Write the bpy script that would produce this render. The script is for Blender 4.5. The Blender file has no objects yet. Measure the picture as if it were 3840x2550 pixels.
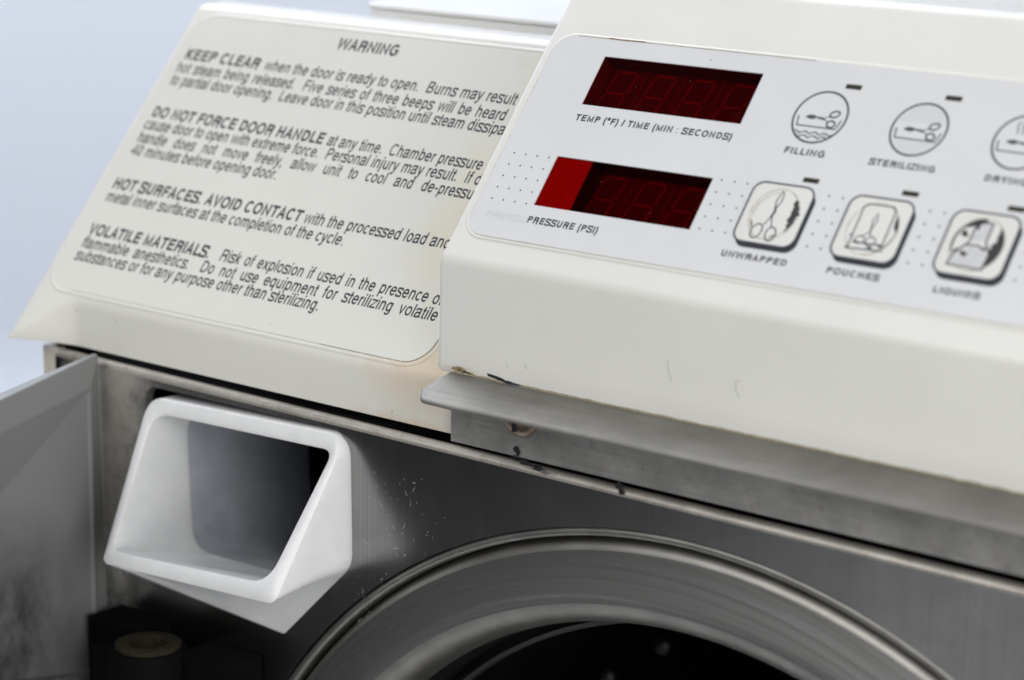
import bpy, bmesh, math, random
from mathutils import Vector, Matrix
random.seed(7)
U = 0.004            # one working unit = 4 mm (pitch of the printed dots)
ZB = 130.0           # working height of the datum above the table, in units
sc = bpy.context.scene
COL = sc.collection

# ------------------------------------------------------------------ camera
CAM = (109.23155, -134.07301, 27.30456)
RW = ((0.77290869, 0.63432995, 0.01541664),
      (0.15594461, -0.16634942, -0.97365761),
      (-0.61505563, 0.75495257, -0.22749325))
def w(x, y, z): return Vector((x * U, y * U, (z + ZB) * U))
cd = bpy.data.cameras.new('camera'); cam = bpy.data.objects.new('camera', cd); COL.objects.link(cam)
M = Matrix.Identity(4)
for i in range(3):
    M[i][0] = RW[0][i]; M[i][1] = -RW[1][i]; M[i][2] = -RW[2][i]
M.translation = w(*CAM)
cam.matrix_world = M
cd.sensor_width = 36.0; cd.lens = 89.9095; cd.clip_start = 0.02; cd.clip_end = 60
cd.dof.use_dof = True; cd.dof.focus_distance = 177.5 * U; cd.dof.aperture_fstop = 10.0
cd.dof.aperture_blades = 7
sc.camera = cam

# ------------------------------------------------------------------ world, lamps, exposure
wd = bpy.data.worlds.new('World'); sc.world = wd; wd.use_nodes = True
bg = wd.node_tree.nodes['Background']
bg.inputs[0].default_value = (0.80, 0.88, 1.0, 1); bg.inputs[1].default_value = 0.055
sc.view_settings.view_transform = 'Standard'; sc.view_settings.look = 'None'
sc.view_settings.exposure = 0.0; sc.view_settings.gamma = 1.0
def area(name, pos, target, sx, sy, power, color=(1, 1, 1)):
    l = bpy.data.lights.new(name, 'AREA'); l.shape = 'RECTANGLE'; l.size = sx; l.size_y = sy
    l.energy = power; l.color = color
    o = bpy.data.objects.new(name, l); COL.objects.link(o)
    o.location = w(*pos); d = w(*target) - o.location
    o.rotation_euler = d.to_track_quat('-Z', 'Y').to_euler()
    return o
area('softbox_right', (300, -110, 30), (0, 0, -25), 1.2, 1.0, 15.8, (1.0, 0.985, 0.955))
area('softbox_front', (-40, -310, 225), (-40, -150, -110), 1.5, 0.9, 15.5, (1.0, 0.99, 0.97))
area('softbox_overhead', (-40, 60, 300), (0, 20, 0), 1.4, 1.2, 2.0, (0.90, 0.945, 1.0))
area('backdrop_lamp', (-330, 150, 330), (-360, 330, 40), 1.4, 1.2, 50.0, (0.91, 0.935, 1.0))

# ------------------------------------------------------------------ node helpers
def newmat(name):
    m = bpy.data.materials.new(name); m.use_nodes = True
    nt = m.node_tree; b = nt.nodes['Principled BSDF']; return m, nt, b
def N(nt, t, **kw):
    n = nt.nodes.new(t)
    for k, v in kw.items(): setattr(n, k, v)
    return n
def coords(nt, scale=(1, 1, 1)):
    """Object coordinates expressed in working units, then scaled."""
    tc = N(nt, 'ShaderNodeTexCoord'); mp = N(nt, 'ShaderNodeMapping')
    mp.inputs['Scale'].default_value = tuple(s / U for s in scale)
    nt.links.new(tc.outputs['Object'], mp.inputs['Vector']); return mp.outputs['Vector']
def noise(nt, vec, scale, detail=4, rough=.6):
    n = N(nt, 'ShaderNodeTexNoise'); n.inputs['Scale'].default_value = scale
    n.inputs['Detail'].default_value = detail; n.inputs['Roughness'].default_value = rough
    nt.links.new(vec, n.inputs['Vector']); return n.outputs['Fac']
def ramp(nt, fac, p0, p1, c0=(0, 0, 0, 1), c1=(1, 1, 1, 1)):
    r = N(nt, 'ShaderNodeValToRGB'); r.color_ramp.elements[0].position = p0; r.color_ramp.elements[1].position = p1
    r.color_ramp.elements[0].color = c0; r.color_ramp.elements[1].color = c1
    nt.links.new(fac, r.inputs['Fac']); return r.outputs['Color']
def mix(nt, fac, a, b, blend='MIX'):
    m = N(nt, 'ShaderNodeMix'); m.data_type = 'RGBA'; m.blend_type = blend
    for s, v in ((m.inputs[0], fac), (m.inputs[6], a), (m.inputs[7], b)):
        if isinstance(v, (int, float)): s.default_value = v
        elif isinstance(v, tuple): s.default_value = v if len(v) == 4 else v + (1,)
        else: nt.links.new(v, s)
    return m.outputs[2]
def math_(nt, op, a, b=0.0, c=0.0):
    m = N(nt, 'ShaderNodeMath', operation=op)
    for s, v in zip(m.inputs, (a, b, c)):
        if isinstance(v, (int, float)): s.default_value = v
        else: nt.links.new(v, s)
    return m.outputs[0]
def bump(nt, b, h, strength, dist):
    n = N(nt, 'ShaderNodeBump'); n.inputs['Strength'].default_value = strength; n.inputs['Distance'].default_value = dist * U
    nt.links.new(h, n.inputs['Height']); nt.links.new(n.outputs['Normal'], b.inputs['Normal'])
def lin(r, g, bl):
    f = lambda c: (c / 255 / 12.92) if c / 255 <= .04045 else ((c / 255 + .055) / 1.055) ** 2.4
    return (f(r), f(g), f(bl), 1)
def simple(name, col, rough=.5, metal=0.0, spec=.5, nscale=2.0, namt=.08, bumpd=0.0):
    m, nt, b = newmat(name); v = coords(nt)
    n = noise(nt, v, nscale)
    dk = tuple(c * (1 - namt) for c in col[:3]) + (1,); lt = tuple(min(1, c * (1 + namt)) for c in col[:3]) + (1,)
    nt.links.new(ramp(nt, n, .3, .7, dk, lt), b.inputs['Base Color'])
    b.inputs['Roughness'].default_value = rough; b.inputs['Metallic'].default_value = metal
    b.inputs['Specular IOR Level'].default_value = spec
    if bumpd: bump(nt, b, noise(nt, v, nscale * 6), .3, bumpd)
    return m

def dist_to(nt, p, sx=1, sy=1, sz=1):
    """distance (working units) from a point of the object, axes scaled"""
    v = coords(nt)
    vs = N(nt, 'ShaderNodeVectorMath', operation='SUBTRACT'); nt.links.new(v, vs.inputs[0]); vs.inputs[1].default_value = (p[0], p[1], p[2] + ZB)
    vm = N(nt, 'ShaderNodeVectorMath', operation='MULTIPLY'); nt.links.new(vs.outputs[0], vm.inputs[0]); vm.inputs[1].default_value = (sx, sy, sz)
    vl = N(nt, 'ShaderNodeVectorMath', operation='LENGTH'); nt.links.new(vm.outputs[0], vl.inputs[0])
    return vl.outputs['Value']

# ---- plastics
def cream(name, base, stains=(), rough=.33, speck=.0):
    m, nt, b = newmat(name); v = coords(nt)
    c = ramp(nt, noise(nt, v, .12, 3), .3, .7, tuple(x * .97 for x in base) + (1,), tuple(min(1, x * 1.015) for x in base) + (1,))
    for (p, sx, sy, sz, r0, r1, col, amt) in stains:
        d = dist_to(nt, p, sx, sy, sz)
        dn = math_(nt, 'ADD', d, math_(nt, 'MULTIPLY', math_(nt, 'SUBTRACT', noise(nt, v, .8, 5), .5), r1 * .9))
        f = ramp(nt, math_(nt, 'DIVIDE', dn, r1 * 1.5), r0 / (r1 * 1.5), .67, (amt, amt, amt, 1), (0, 0, 0, 1))
        c = mix(nt, f, c, col)
    if speck:
        vo = N(nt, 'ShaderNodeTexVoronoi'); vo.inputs['Scale'].default_value = .55; nt.links.new(v, vo.inputs['Vector'])
        s = ramp(nt, vo.outputs['Distance'], .03, .075, (speck, speck, speck, 1), (0, 0, 0, 1))
        s2 = ramp(nt, noise(nt, v, .15, 2), .5, .62)
        c = mix(nt, mix(nt, 1.0, s, s2, 'MULTIPLY'), c, (.25, .16, .08))
    nt.links.new(c, b.inputs['Base Color']); b.inputs['Roughness'].default_value = rough
    b.inputs['Specular IOR Level'].default_value = .45
    bump(nt, b, noise(nt, v, 5.5, 3), .10, .02)
    return m
CREAM = (.79, .785, .752)
m_housing = cream('cream_plastic', CREAM, [((0, -5.4, -14.4), .25, 1, 1.0, 0, .55, (.42, .32, .19), .6)])
m_warn_housing = cream('aged_cream_plastic', (.755, .75, .705), [((-4.5, -3.5, -15.5), .55, .7, 1, .2, 4.2, (.70, .56, .40), .75), ((-5, -4, -19.4), .12, .5, 1.6, 0, 1.0, (.62, .47, .32), .6)], speck=.9)
m_warn_label = cream('aged_label_film', (.75, .748, .70), [((-4.6, 5, -6), .32, .25, .22, .3, 2.6, (.74, .65, .42), .6), ((-5, 13, 5), .4, .3, .3, .3, 2.2, (.70, .65, .47), .45)], rough=.3, speck=.35)
m_label = cream('white_label_film', (.715, .725, .745), rough=.27)
m_key = cream('worn_key_film', (.745, .745, .725), rough=.3)
m_body = cream('painted_steel_cover', (.72, .68, .60), rough=.4)
m_lid = cream('white_plastic', (.80, .80, .79), rough=.3)
m_ink = simple('dark_ink', (.028, .032, .042), .45, spec=.3)
m_greyink = simple('grey_ink', (.06, .07, .088), .45, spec=.3)
m_lineink = simple('line_ink', (.065, .072, .09), .45, spec=.3)
m_paleink = simple('pale_grey_ink', (.58, .585, .60), .5)
m_ghost = simple('faded_ink', (.56, .57, .60), .45, spec=.3)
m_faint = simple('faint_dot_ink', (.45, .46, .48), .5, spec=.2)
m_led = simple('indicator_lens', (.035, .038, .026), .25)
m_worn = simple('worn_black_print', (.022, .022, .024), .5, nscale=3, namt=.4)
m_dirt = simple('brown_grime', (.33, .29, .21), .7, nscale=6, namt=.4)
m_black = simple('black_residue', (.012, .012, .013), .6, nscale=5, namt=.5, bumpd=.05)
m_grimy = simple('thin_grime', (.52, .49, .42), .6, nscale=4, namt=.25)
m_rust = simple('rust_stain', (.27, .19, .10), .8, nscale=5, namt=.5, bumpd=.05)
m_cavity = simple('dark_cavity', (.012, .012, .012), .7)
m_module = simple('display_module', (.075, .06, .062), .35)
m_shade_liner = simple('recess_shade_grey', (.11, .10, .10), .5)  # left recess wall, darkened in colour for the shade inside
m_segment = simple('digit_segment', (.19, .15, .15), .5)
m_backing = simple('display_backing', (.72, .70, .68), .5)
m_lint = simple('white_lint', (.62, .62, .60), .6)

# ---- red filter window
m_film, nt, b = newmat('red_filter')
nt.nodes.remove(b)
tr = N(nt, 'ShaderNodeBsdfTransparent'); tr.inputs[0].default_value = (.60, .010, .014, 1)
gl = N(nt, 'ShaderNodeBsdfGlossy'); gl.inputs['Roughness'].default_value = .12; gl.inputs['Color'].default_value = (.75, .75, .78, 1)
fr = N(nt, 'ShaderNodeFresnel'); fr.inputs[0].default_value = 1.18
v = coords(nt); vo = N(nt, 'ShaderNodeTexVoronoi'); vo.inputs['Scale'].default_value = 1.1; nt.links.new(v, vo.inputs['Vector'])
df = N(nt, 'ShaderNodeBsdfDiffuse'); df.inputs[0].default_value = (.5, .3, .3, 1)
ms = N(nt, 'ShaderNodeMixShader'); nt.links.new(fr.outputs[0], ms.inputs[0]); nt.links.new(tr.outputs[0], ms.inputs[1]); nt.links.new(gl.outputs[0], ms.inputs[2])
m2 = N(nt, 'ShaderNodeMixShader'); nt.links.new(ramp(nt, vo.outputs['Distance'], .012, .03, (.7, .7, .7, 1), (0, 0, 0, 1)), m2.inputs[0])
nt.links.new(ms.outputs[0], m2.inputs[1]); nt.links.new(df.outputs[0], m2.inputs[2])
nt.links.new(m2.outputs[0], nt.nodes['Material Output'].inputs['Surface'])

# ---- steels
def steel(name, base, rough, brush, blot=.25, aniso=0.0, bstr=.25, warm=0.0, film=None):
    """brush = scale of the scratch noise along x, y, z (large = fine lines across that axis)"""
    m, nt, b = newmat(name); v = coords(nt); vb = coords(nt, brush)
    n1 = noise(nt, vb, 1.0, 2, .5); n2 = noise(nt, v, .22, 5, .65); n3 = noise(nt, v, 1.3, 4, .6)
    dk = tuple(c * (1 - blot) for c in base); lt = tuple(min(1, c * (1 + blot * .6)) for c in base)
    c = ramp(nt, n2, .32, .68, dk + (1,), lt + (1,))
    c = mix(nt, .45, c, ramp(nt, n1, .25, .75, (.55, .55, .55, 1), (1, 1, 1, 1)), 'MULTIPLY')
    if warm:
        c = mix(nt, ramp(nt, n3, .55, .75, (0, 0, 0, 1), (warm, warm, warm, 1)), c, (.30, .22, .15))
    nt.links.new(c, b.inputs['Base Color']); b.inputs['Metallic'].default_value = 1.0
    r = N(nt, 'ShaderNodeMapRange'); nt.links.new(n3, r.inputs[0]); r.inputs[3].default_value = rough * .94; r.inputs[4].default_value = rough * 1.08
    nt.links.new(r.outputs[0], b.inputs['Roughness'])
    if film:      # dried lime and grime film, dull and pale
        (fp, fx, fz, fr_) = film; d_ = dist_to(nt, fp, fx, .3, fz)
        fm = ramp(nt, math_(nt, 'ADD', math_(nt, 'DIVIDE', d_, fr_), math_(nt, 'MULTIPLY', math_(nt, 'SUBTRACT', noise(nt, v, .45, 6, .65), .5), 1.3)), .45, 1.15, (.85, .85, .85, 1), (0, 0, 0, 1))
        nt.links.new(mix(nt, fm, c, ramp(nt, noise(nt, v, 1.1, 5), .3, .7, (.36, .34, .30, 1), (.52, .50, .46, 1))), b.inputs['Base Color'])
        nt.links.new(math_(nt, 'SUBTRACT', 1.0, math_(nt, 'MULTIPLY', fm, .75)), b.inputs['Metallic'])
    bump(nt, b, n1, bstr, .012)
    return m
m_steel = steel('brushed_steel', (.35, .345, .34), .25, (16, .1, .04), .12, bstr=.10, film=((-36.5, -5, -25), .9, .30, 6.0))
m_roll = steel('dull_steel_edge', (.62, .585, .54), .42, (.3, 4, 4), .2, warm=.6)
m_roll.node_tree.nodes['Principled BSDF'].inputs['Metallic'].default_value = .72
m_ledge = steel('brushed_steel_ledge', (.345, .335, .31), .66, (.15, 5, 5), .16)
m_strip = steel('brushed_steel_strip', (.72, .70, .67), .5, (.12, 5, 7), .28, warm=.35)
# turned ring: concentric tool marks around the chamber axis
m_ring, nt, b = newmat('turned_steel'); v = coords(nt)
rd = dist_to(nt, (18.8, 0, -66.95), 1, 0, 1)
cb = N(nt, 'ShaderNodeCombineXYZ'); nt.links.new(rd, cb.inputs[0])
cz_ = N(nt, 'ShaderNodeVectorMath', operation='MULTIPLY_ADD'); nt.links.new(v, cz_.inputs[0]); cz_.inputs[1].default_value = (.03, .03, .03); nt.links.new(cb.outputs[0], cz_.inputs[2])
tm = noise(nt, cz_.outputs[0], 2.6, 4, .7); tf = noise(nt, cz_.outputs[0], 11.0, 2, .5)
nt.links.new(mix(nt, .5, ramp(nt, tm, .3, .7, (.42, .405, .38, 1), (.64, .625, .60, 1)), ramp(nt, tf, .2, .8, (.6, .6, .6, 1), (1, 1, 1, 1)), 'MULTIPLY'), b.inputs['Base Color'])
b.inputs['Metallic'].default_value = 1.0
nt.links.new(ramp(nt, tm, .3, .7, (.36, .36, .36, 1), (.26, .26, .26, 1)), b.inputs['Roughness'])
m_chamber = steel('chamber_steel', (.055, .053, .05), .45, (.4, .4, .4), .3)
m_rim = steel('satin_rim_steel', (.36, .35, .33), .46, (.5, .5, .5), .1, bstr=.05)
m_rivet = steel('dull_rivet_steel', (.035, .035, .035), .45, (1, 1, 1), .2)
m_screw = steel('old_screw_steel', (.42, .33, .25), .35, (2, 2, 2), .4)
m_bracket = simple('black_casting', (.0035, .0035, .004), .7, spec=.04, nscale=3, bumpd=.04)
m_brass = simple('bronze_bushing', (.022, .019, .012), .7, spec=.08, metal=.0, nscale=2, namt=.3)
m_hole = simple('dark_bore', (.02, .02, .02), .35)  # near-black colour for the pin down in the bushing

# ---- translucent white spout, grey door
m_spout, nt, b = newmat('white_polyethylene'); v = coords(nt)
nt.links.new(ramp(nt, noise(nt, v, .5, 3), .3, .7, (.72, .73, .75, 1), (.78, .79, .80, 1)), b.inputs['Base Color'])
b.inputs['Roughness'].default_value = .3; b.inputs['Subsurface Weight'].default_value = .6
b.inputs['Subsurface Radius'].default_value = (.005, .005, .0055); b.inputs['Subsurface Scale'].default_value = 1.0
bump(nt, b, noise(nt, v, 3.0, 4), .18, .05)
m_spout_shade = simple('spout_shade_grey', (.36, .375, .42), .55, nscale=.6, namt=.12)  # deep spout walls; the grey paints in their fall-off into shade
m_door, nt, b = newmat('grey_plastic'); v = coords(nt); vs = coords(nt, (.9, .7, .55))
sm = noise(nt, vs, .5, 6, .7)
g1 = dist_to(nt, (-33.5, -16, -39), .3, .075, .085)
low_dark = mix(nt, 1.0, ramp(nt, sm, .05, .70), ramp(nt, g1, .38, 1.0, (1, 1, 1, 1), (0, 0, 0, 1)), 'MULTIPLY')  # grey darkens towards the door's lower left, broken up by noise
nt.links.new(mix(nt, low_dark, (.185, .19, .19), (.016, .0165, .018)), b.inputs['Base Color']); b.inputs['Roughness'].default_value = .42
bump(nt, b, noise(nt, v, 6, 3), .15, .02)
m_sheet = simple('white_sheet', (.77, .81, .885), .8, nscale=.01, namt=.01)
m_bench = simple('dark_bench_laminate', (.03, .03, .031), .6, nscale=.05)
m_bounce = simple('bounce_white', (.74, .75, .76), .85, nscale=.05)  # for the added sheets that bounce light
m_table = simple('dark_floor', (.014, .014, .015), .5, nscale=.2)

# ------------------------------------------------------------------ mesh helpers
ROOT = None
def mk(name, verts, faces, mat, parent=None, smooth=35, raw=False, label=None):
    me = bpy.data.meshes.new(name)
    me.from_pydata([w(*p) if not raw else p for p in verts], [], faces)
    bm = bmesh.new(); bm.from_mesh(me)
    bmesh.ops.recalc_face_normals(bm, faces=bm.faces)
    bm.to_mesh(me); bm.free()
    me.materials.append(mat)
    if smooth:
        for p in me.polygons: p.use_smooth = True
        me.set_sharp_from_angle(angle=math.radians(smooth))
    o = bpy.data.objects.new(name, me); COL.objects.link(o)
    par = parent if parent is not None else ROOT
    if par is not None:
        o.parent = par; o.matrix_parent_inverse = par.matrix_world.inverted() if par is ROOT else Matrix.Identity(4)
    if label: o['label'] = label
    return o
class G:
    """geometry collector"""
    def __init__(s): s.v = []; s.f = []
    def add(s, v, f):
        k = len(s.v); s.v += [tuple(p) for p in v]; s.f += [tuple(i + k for i in q) for q in f]
    def mk(s, *a, **k): return mk(a[0], s.v, s.f, *a[1:], **k)
def box(x0, x1, y0, y1, z0, z1):
    v = [(x, y, z) for x in (x0, x1) for y in (y0, y1) for z in (z0, z1)]
    return v, [(0, 1, 3, 2), (4, 6, 7, 5), (0, 4, 5, 1), (2, 3, 7, 6), (0, 2, 6, 4), (1, 5, 7, 3)]
def fillet(pts, n=7, closed=True):
    """pts = (a, b, r); rounds the corners of a polyline"""
    out = []; L = len(pts)
    for i, (x, y, r) in enumerate(pts):
        if r <= 0 or (not closed and i in (0, L - 1)): out.append((x, y)); continue
        p = Vector((x, y)); a = Vector(pts[i - 1][:2]) - p; c = Vector(pts[(i + 1) % L][:2]) - p
        la, lc = a.length, c.length; a.normalize(); c.normalize()
        ang = a.angle(c); t = min(r / math.tan(ang / 2), la * .49, lc * .49); rr = t * math.tan(ang / 2)
        cen = p + (a + c).normalized() * (rr / math.sin(ang / 2))
        s = p + a * t - cen; e = p + c * t - cen
        a0 = math.atan2(s.y, s.x); da = (math.atan2(e.y, e.x) - a0 + math.pi) % (2 * math.pi) - math.pi
        for k in range(n + 1):
            q = a0 + da * k / n; out.append((cen.x + rr * math.cos(q), cen.y + rr * math.sin(q)))
    return out
def inset(poly, d):
    """offset a closed 2D polygon inwards by d"""
    n = len(poly); A = sum(poly[i][0] * poly[(i + 1) % n][1] - poly[(i + 1) % n][0] * poly[i][1] for i in range(n))
    sg = 1 if A > 0 else -1; out = []
    for i in range(n):
        p0 = Vector(poly[i - 1]); p = Vector(poly[i]); p1 = Vector(poly[(i + 1) % n])
        e0 = (p - p0); e1 = (p1 - p)
        if e0.length < 1e-9: e0 = e1
        if e1.length < 1e-9: e1 = e0
        n0 = Vector((-e0.y, e0.x)).normalized() * sg; n1 = Vector((-e1.y, e1.x)).normalized() * sg
        m = n0 + n1
        if m.length < 1e-6: m = n0
        m = m.normalized(); k = max(.35, m.dot(n0)); out.append(tuple(p + m * (d / k)))
    return out
def loft(rings, cap0=True, cap1=True, closed=True):
    v = []; f = []; n = len(rings[0])
    for r in rings: v += r
    for i in range(len(rings) - 1):
        for j in range(n if closed else n - 1):
            k = (j + 1) % n
            f.append((i * n + j, i * n + k, (i + 1) * n + k, (i + 1) * n + j))
    if cap0: f.append(tuple(range(n)))
    if cap1: f.append(tuple((len(rings) - 1) * n + j for j in range(n)))
    return v, f
def fill2d(loops):
    """triangulated 2D area with holes"""
    cu = bpy.data.curves.new('tmp', 'CURVE'); cu.dimensions = '2D'; cu.fill_mode = 'BOTH'
    for lp in loops:
        s = cu.splines.new('POLY'); s.points.add(len(lp) - 1); s.use_cyclic_u = True
        for p, q in zip(s.points, lp): p.co = (q[0], q[1], 0, 1)
    o = bpy.data.objects.new('tmp', cu); COL.objects.link(o)
    dg = bpy.context.evaluated_depsgraph_get(); me = bpy.data.meshes.new_from_object(o.evaluated_get(dg))
    v = [tuple(x.co[:2]) for x in me.vertices]; f = [tuple(p.vertices) for p in me.polygons]
    bpy.data.objects.remove(o); bpy.data.curves.remove(cu); bpy.data.meshes.remove(me)
    return v, f
def sheet(loops, mp, h0, h1):
    """solid sheet between heights h0 and h1; mp(a, b, h) -> point. Returns verts, faces"""
    v2, f = fill2d(loops); v = [mp(a, b, h1) for a, b in v2]; f = list(f)
    for lp in loops:
        k = len(v); n = len(lp)
        v += [mp(a, b, h1) for a, b in lp] + [mp(a, b, h0) for a, b in lp]
        f += [(k + i, k + (i + 1) % n, k + n + (i + 1) % n, k + n + i) for i in range(n)]
    return v, f
def ribbon(pts, wd_, mp, h, closed=False):
    n = len(pts); v = []
    for i in range(n):
        p = Vector(pts[i])
        a = Vector(pts[i - 1]) if (i > 0 or closed) else None; c = Vector(pts[(i + 1) % n]) if (i < n - 1 or closed) else None
        d0 = (p - a).normalized() if a is not None and (p - a).length > 1e-9 else None
        d1 = (c - p).normalized() if c is not None and (c - p).length > 1e-9 else None
        if d0 is None: d0 = d1
        if d1 is None: d1 = d0
        n0 = Vector((-d0.y, d0.x)); n1 = Vector((-d1.y, d1.x)); m = (n0 + n1)
        m = m.normalized() if m.length > 1e-6 else n0
        k = wd_ / 2 / max(.5, m.dot(n0))
        q0 = p + m * k; q1 = p - m * k
        v += [mp(q0.x, q0.y, h), mp(q1.x, q1.y, h)]
    f = [(2 * i, 2 * i + 1, 2 * ((i + 1) % n) + 1, 2 * ((i + 1) % n)) for i in range(n if closed else n - 1)]
    return v, f
def circle2(cx, cy, r, n=40, r2=None, rot=0.0):
    r2 = r if r2 is None else r2; c, s = math.cos(rot), math.sin(rot); o = []
    for k in range(n):
        a = 2 * math.pi * k / n; x, y = r * math.cos(a), r2 * math.sin(a)
        o.append((cx + x * c - y * s, cy + x * s + y * c))
    return o
def disc(cx, cy, r, mp, h, n=10): return [mp(a, b, h) for a, b in circle2(cx, cy, r, n)], [tuple(range(n))]
def rrect(x0, x1, y0, y1, r, n=6): return fillet([(x0, y0, r), (x1, y0, r), (x1, y1, r), (x0, y1, r)], n)
def blob(cx, cy, rx, ry, rough=.35, n=22, rot=0.0):
    ph = [random.random() * 6.28 for _ in range(5)]; o = []
    for k in range(n):
        a = 2 * math.pi * k / n; q = 1 + rough * sum(math.sin(a * (i + 2) + ph[i]) / (i + 1.5) for i in range(5))
        x, y = rx * q * math.cos(a), ry * q * math.sin(a)
        o.append((cx + x * math.cos(rot) - y * math.sin(rot), cy + x * math.sin(rot) + y * math.cos(rot)))
    return o
# ---- monoline grotesque lettering (drawn as pen strokes; units of 1/1000 em, cap height 718)
ADV = dict(zip('abcdefghijklmnopqrstuvwxyz', (556, 556, 500, 556, 556, 278, 556, 556, 222, 222, 500, 222, 833, 556, 556, 556, 556, 333, 500, 278, 556, 500, 722, 500, 500, 500)))
ADV.update(zip('ABCDEFGHIJKLMNOPQRSTUVWXYZ', (667, 667, 722, 722, 667, 611, 778, 722, 278, 500, 667, 556, 833, 722, 778, 667, 778, 722, 667, 611, 722, 667, 944, 667, 667, 611)))
ADV.update({' ': 278, '.': 278, ',': 278, '-': 333, '(': 333, ')': 333, ':': 278, '/': 278, '\u00b0': 400, '4': 556, '0': 556})
CAPH = 718.0
def arc(cx, cy, rx, ry, a0, a1, n=12):
    return [(cx + rx * math.cos(math.radians(a0 + (a1 - a0) * k / n)), cy + ry * math.sin(math.radians(a0 + (a1 - a0) * k / n))) for k in range(n + 1)]
def spline(p, n=5):
    o = []; q = [p[0]] + list(p) + [p[-1]]
    for i in range(1, len(q) - 2):
        for k in range(n):
            t = k / n; o.append(tuple(.5 * (2 * q[i][d_] + (q[i + 1][d_] - q[i - 1][d_]) * t + (2 * q[i - 1][d_] - 5 * q[i][d_] + 4 * q[i + 1][d_] - q[i + 2][d_]) * t * t + (3 * q[i][d_] - q[i - 1][d_] - 3 * q[i + 1][d_] + q[i + 2][d_]) * t ** 3) for d_ in (0, 1)))
    o.append(tuple(p[-1])); return o
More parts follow.
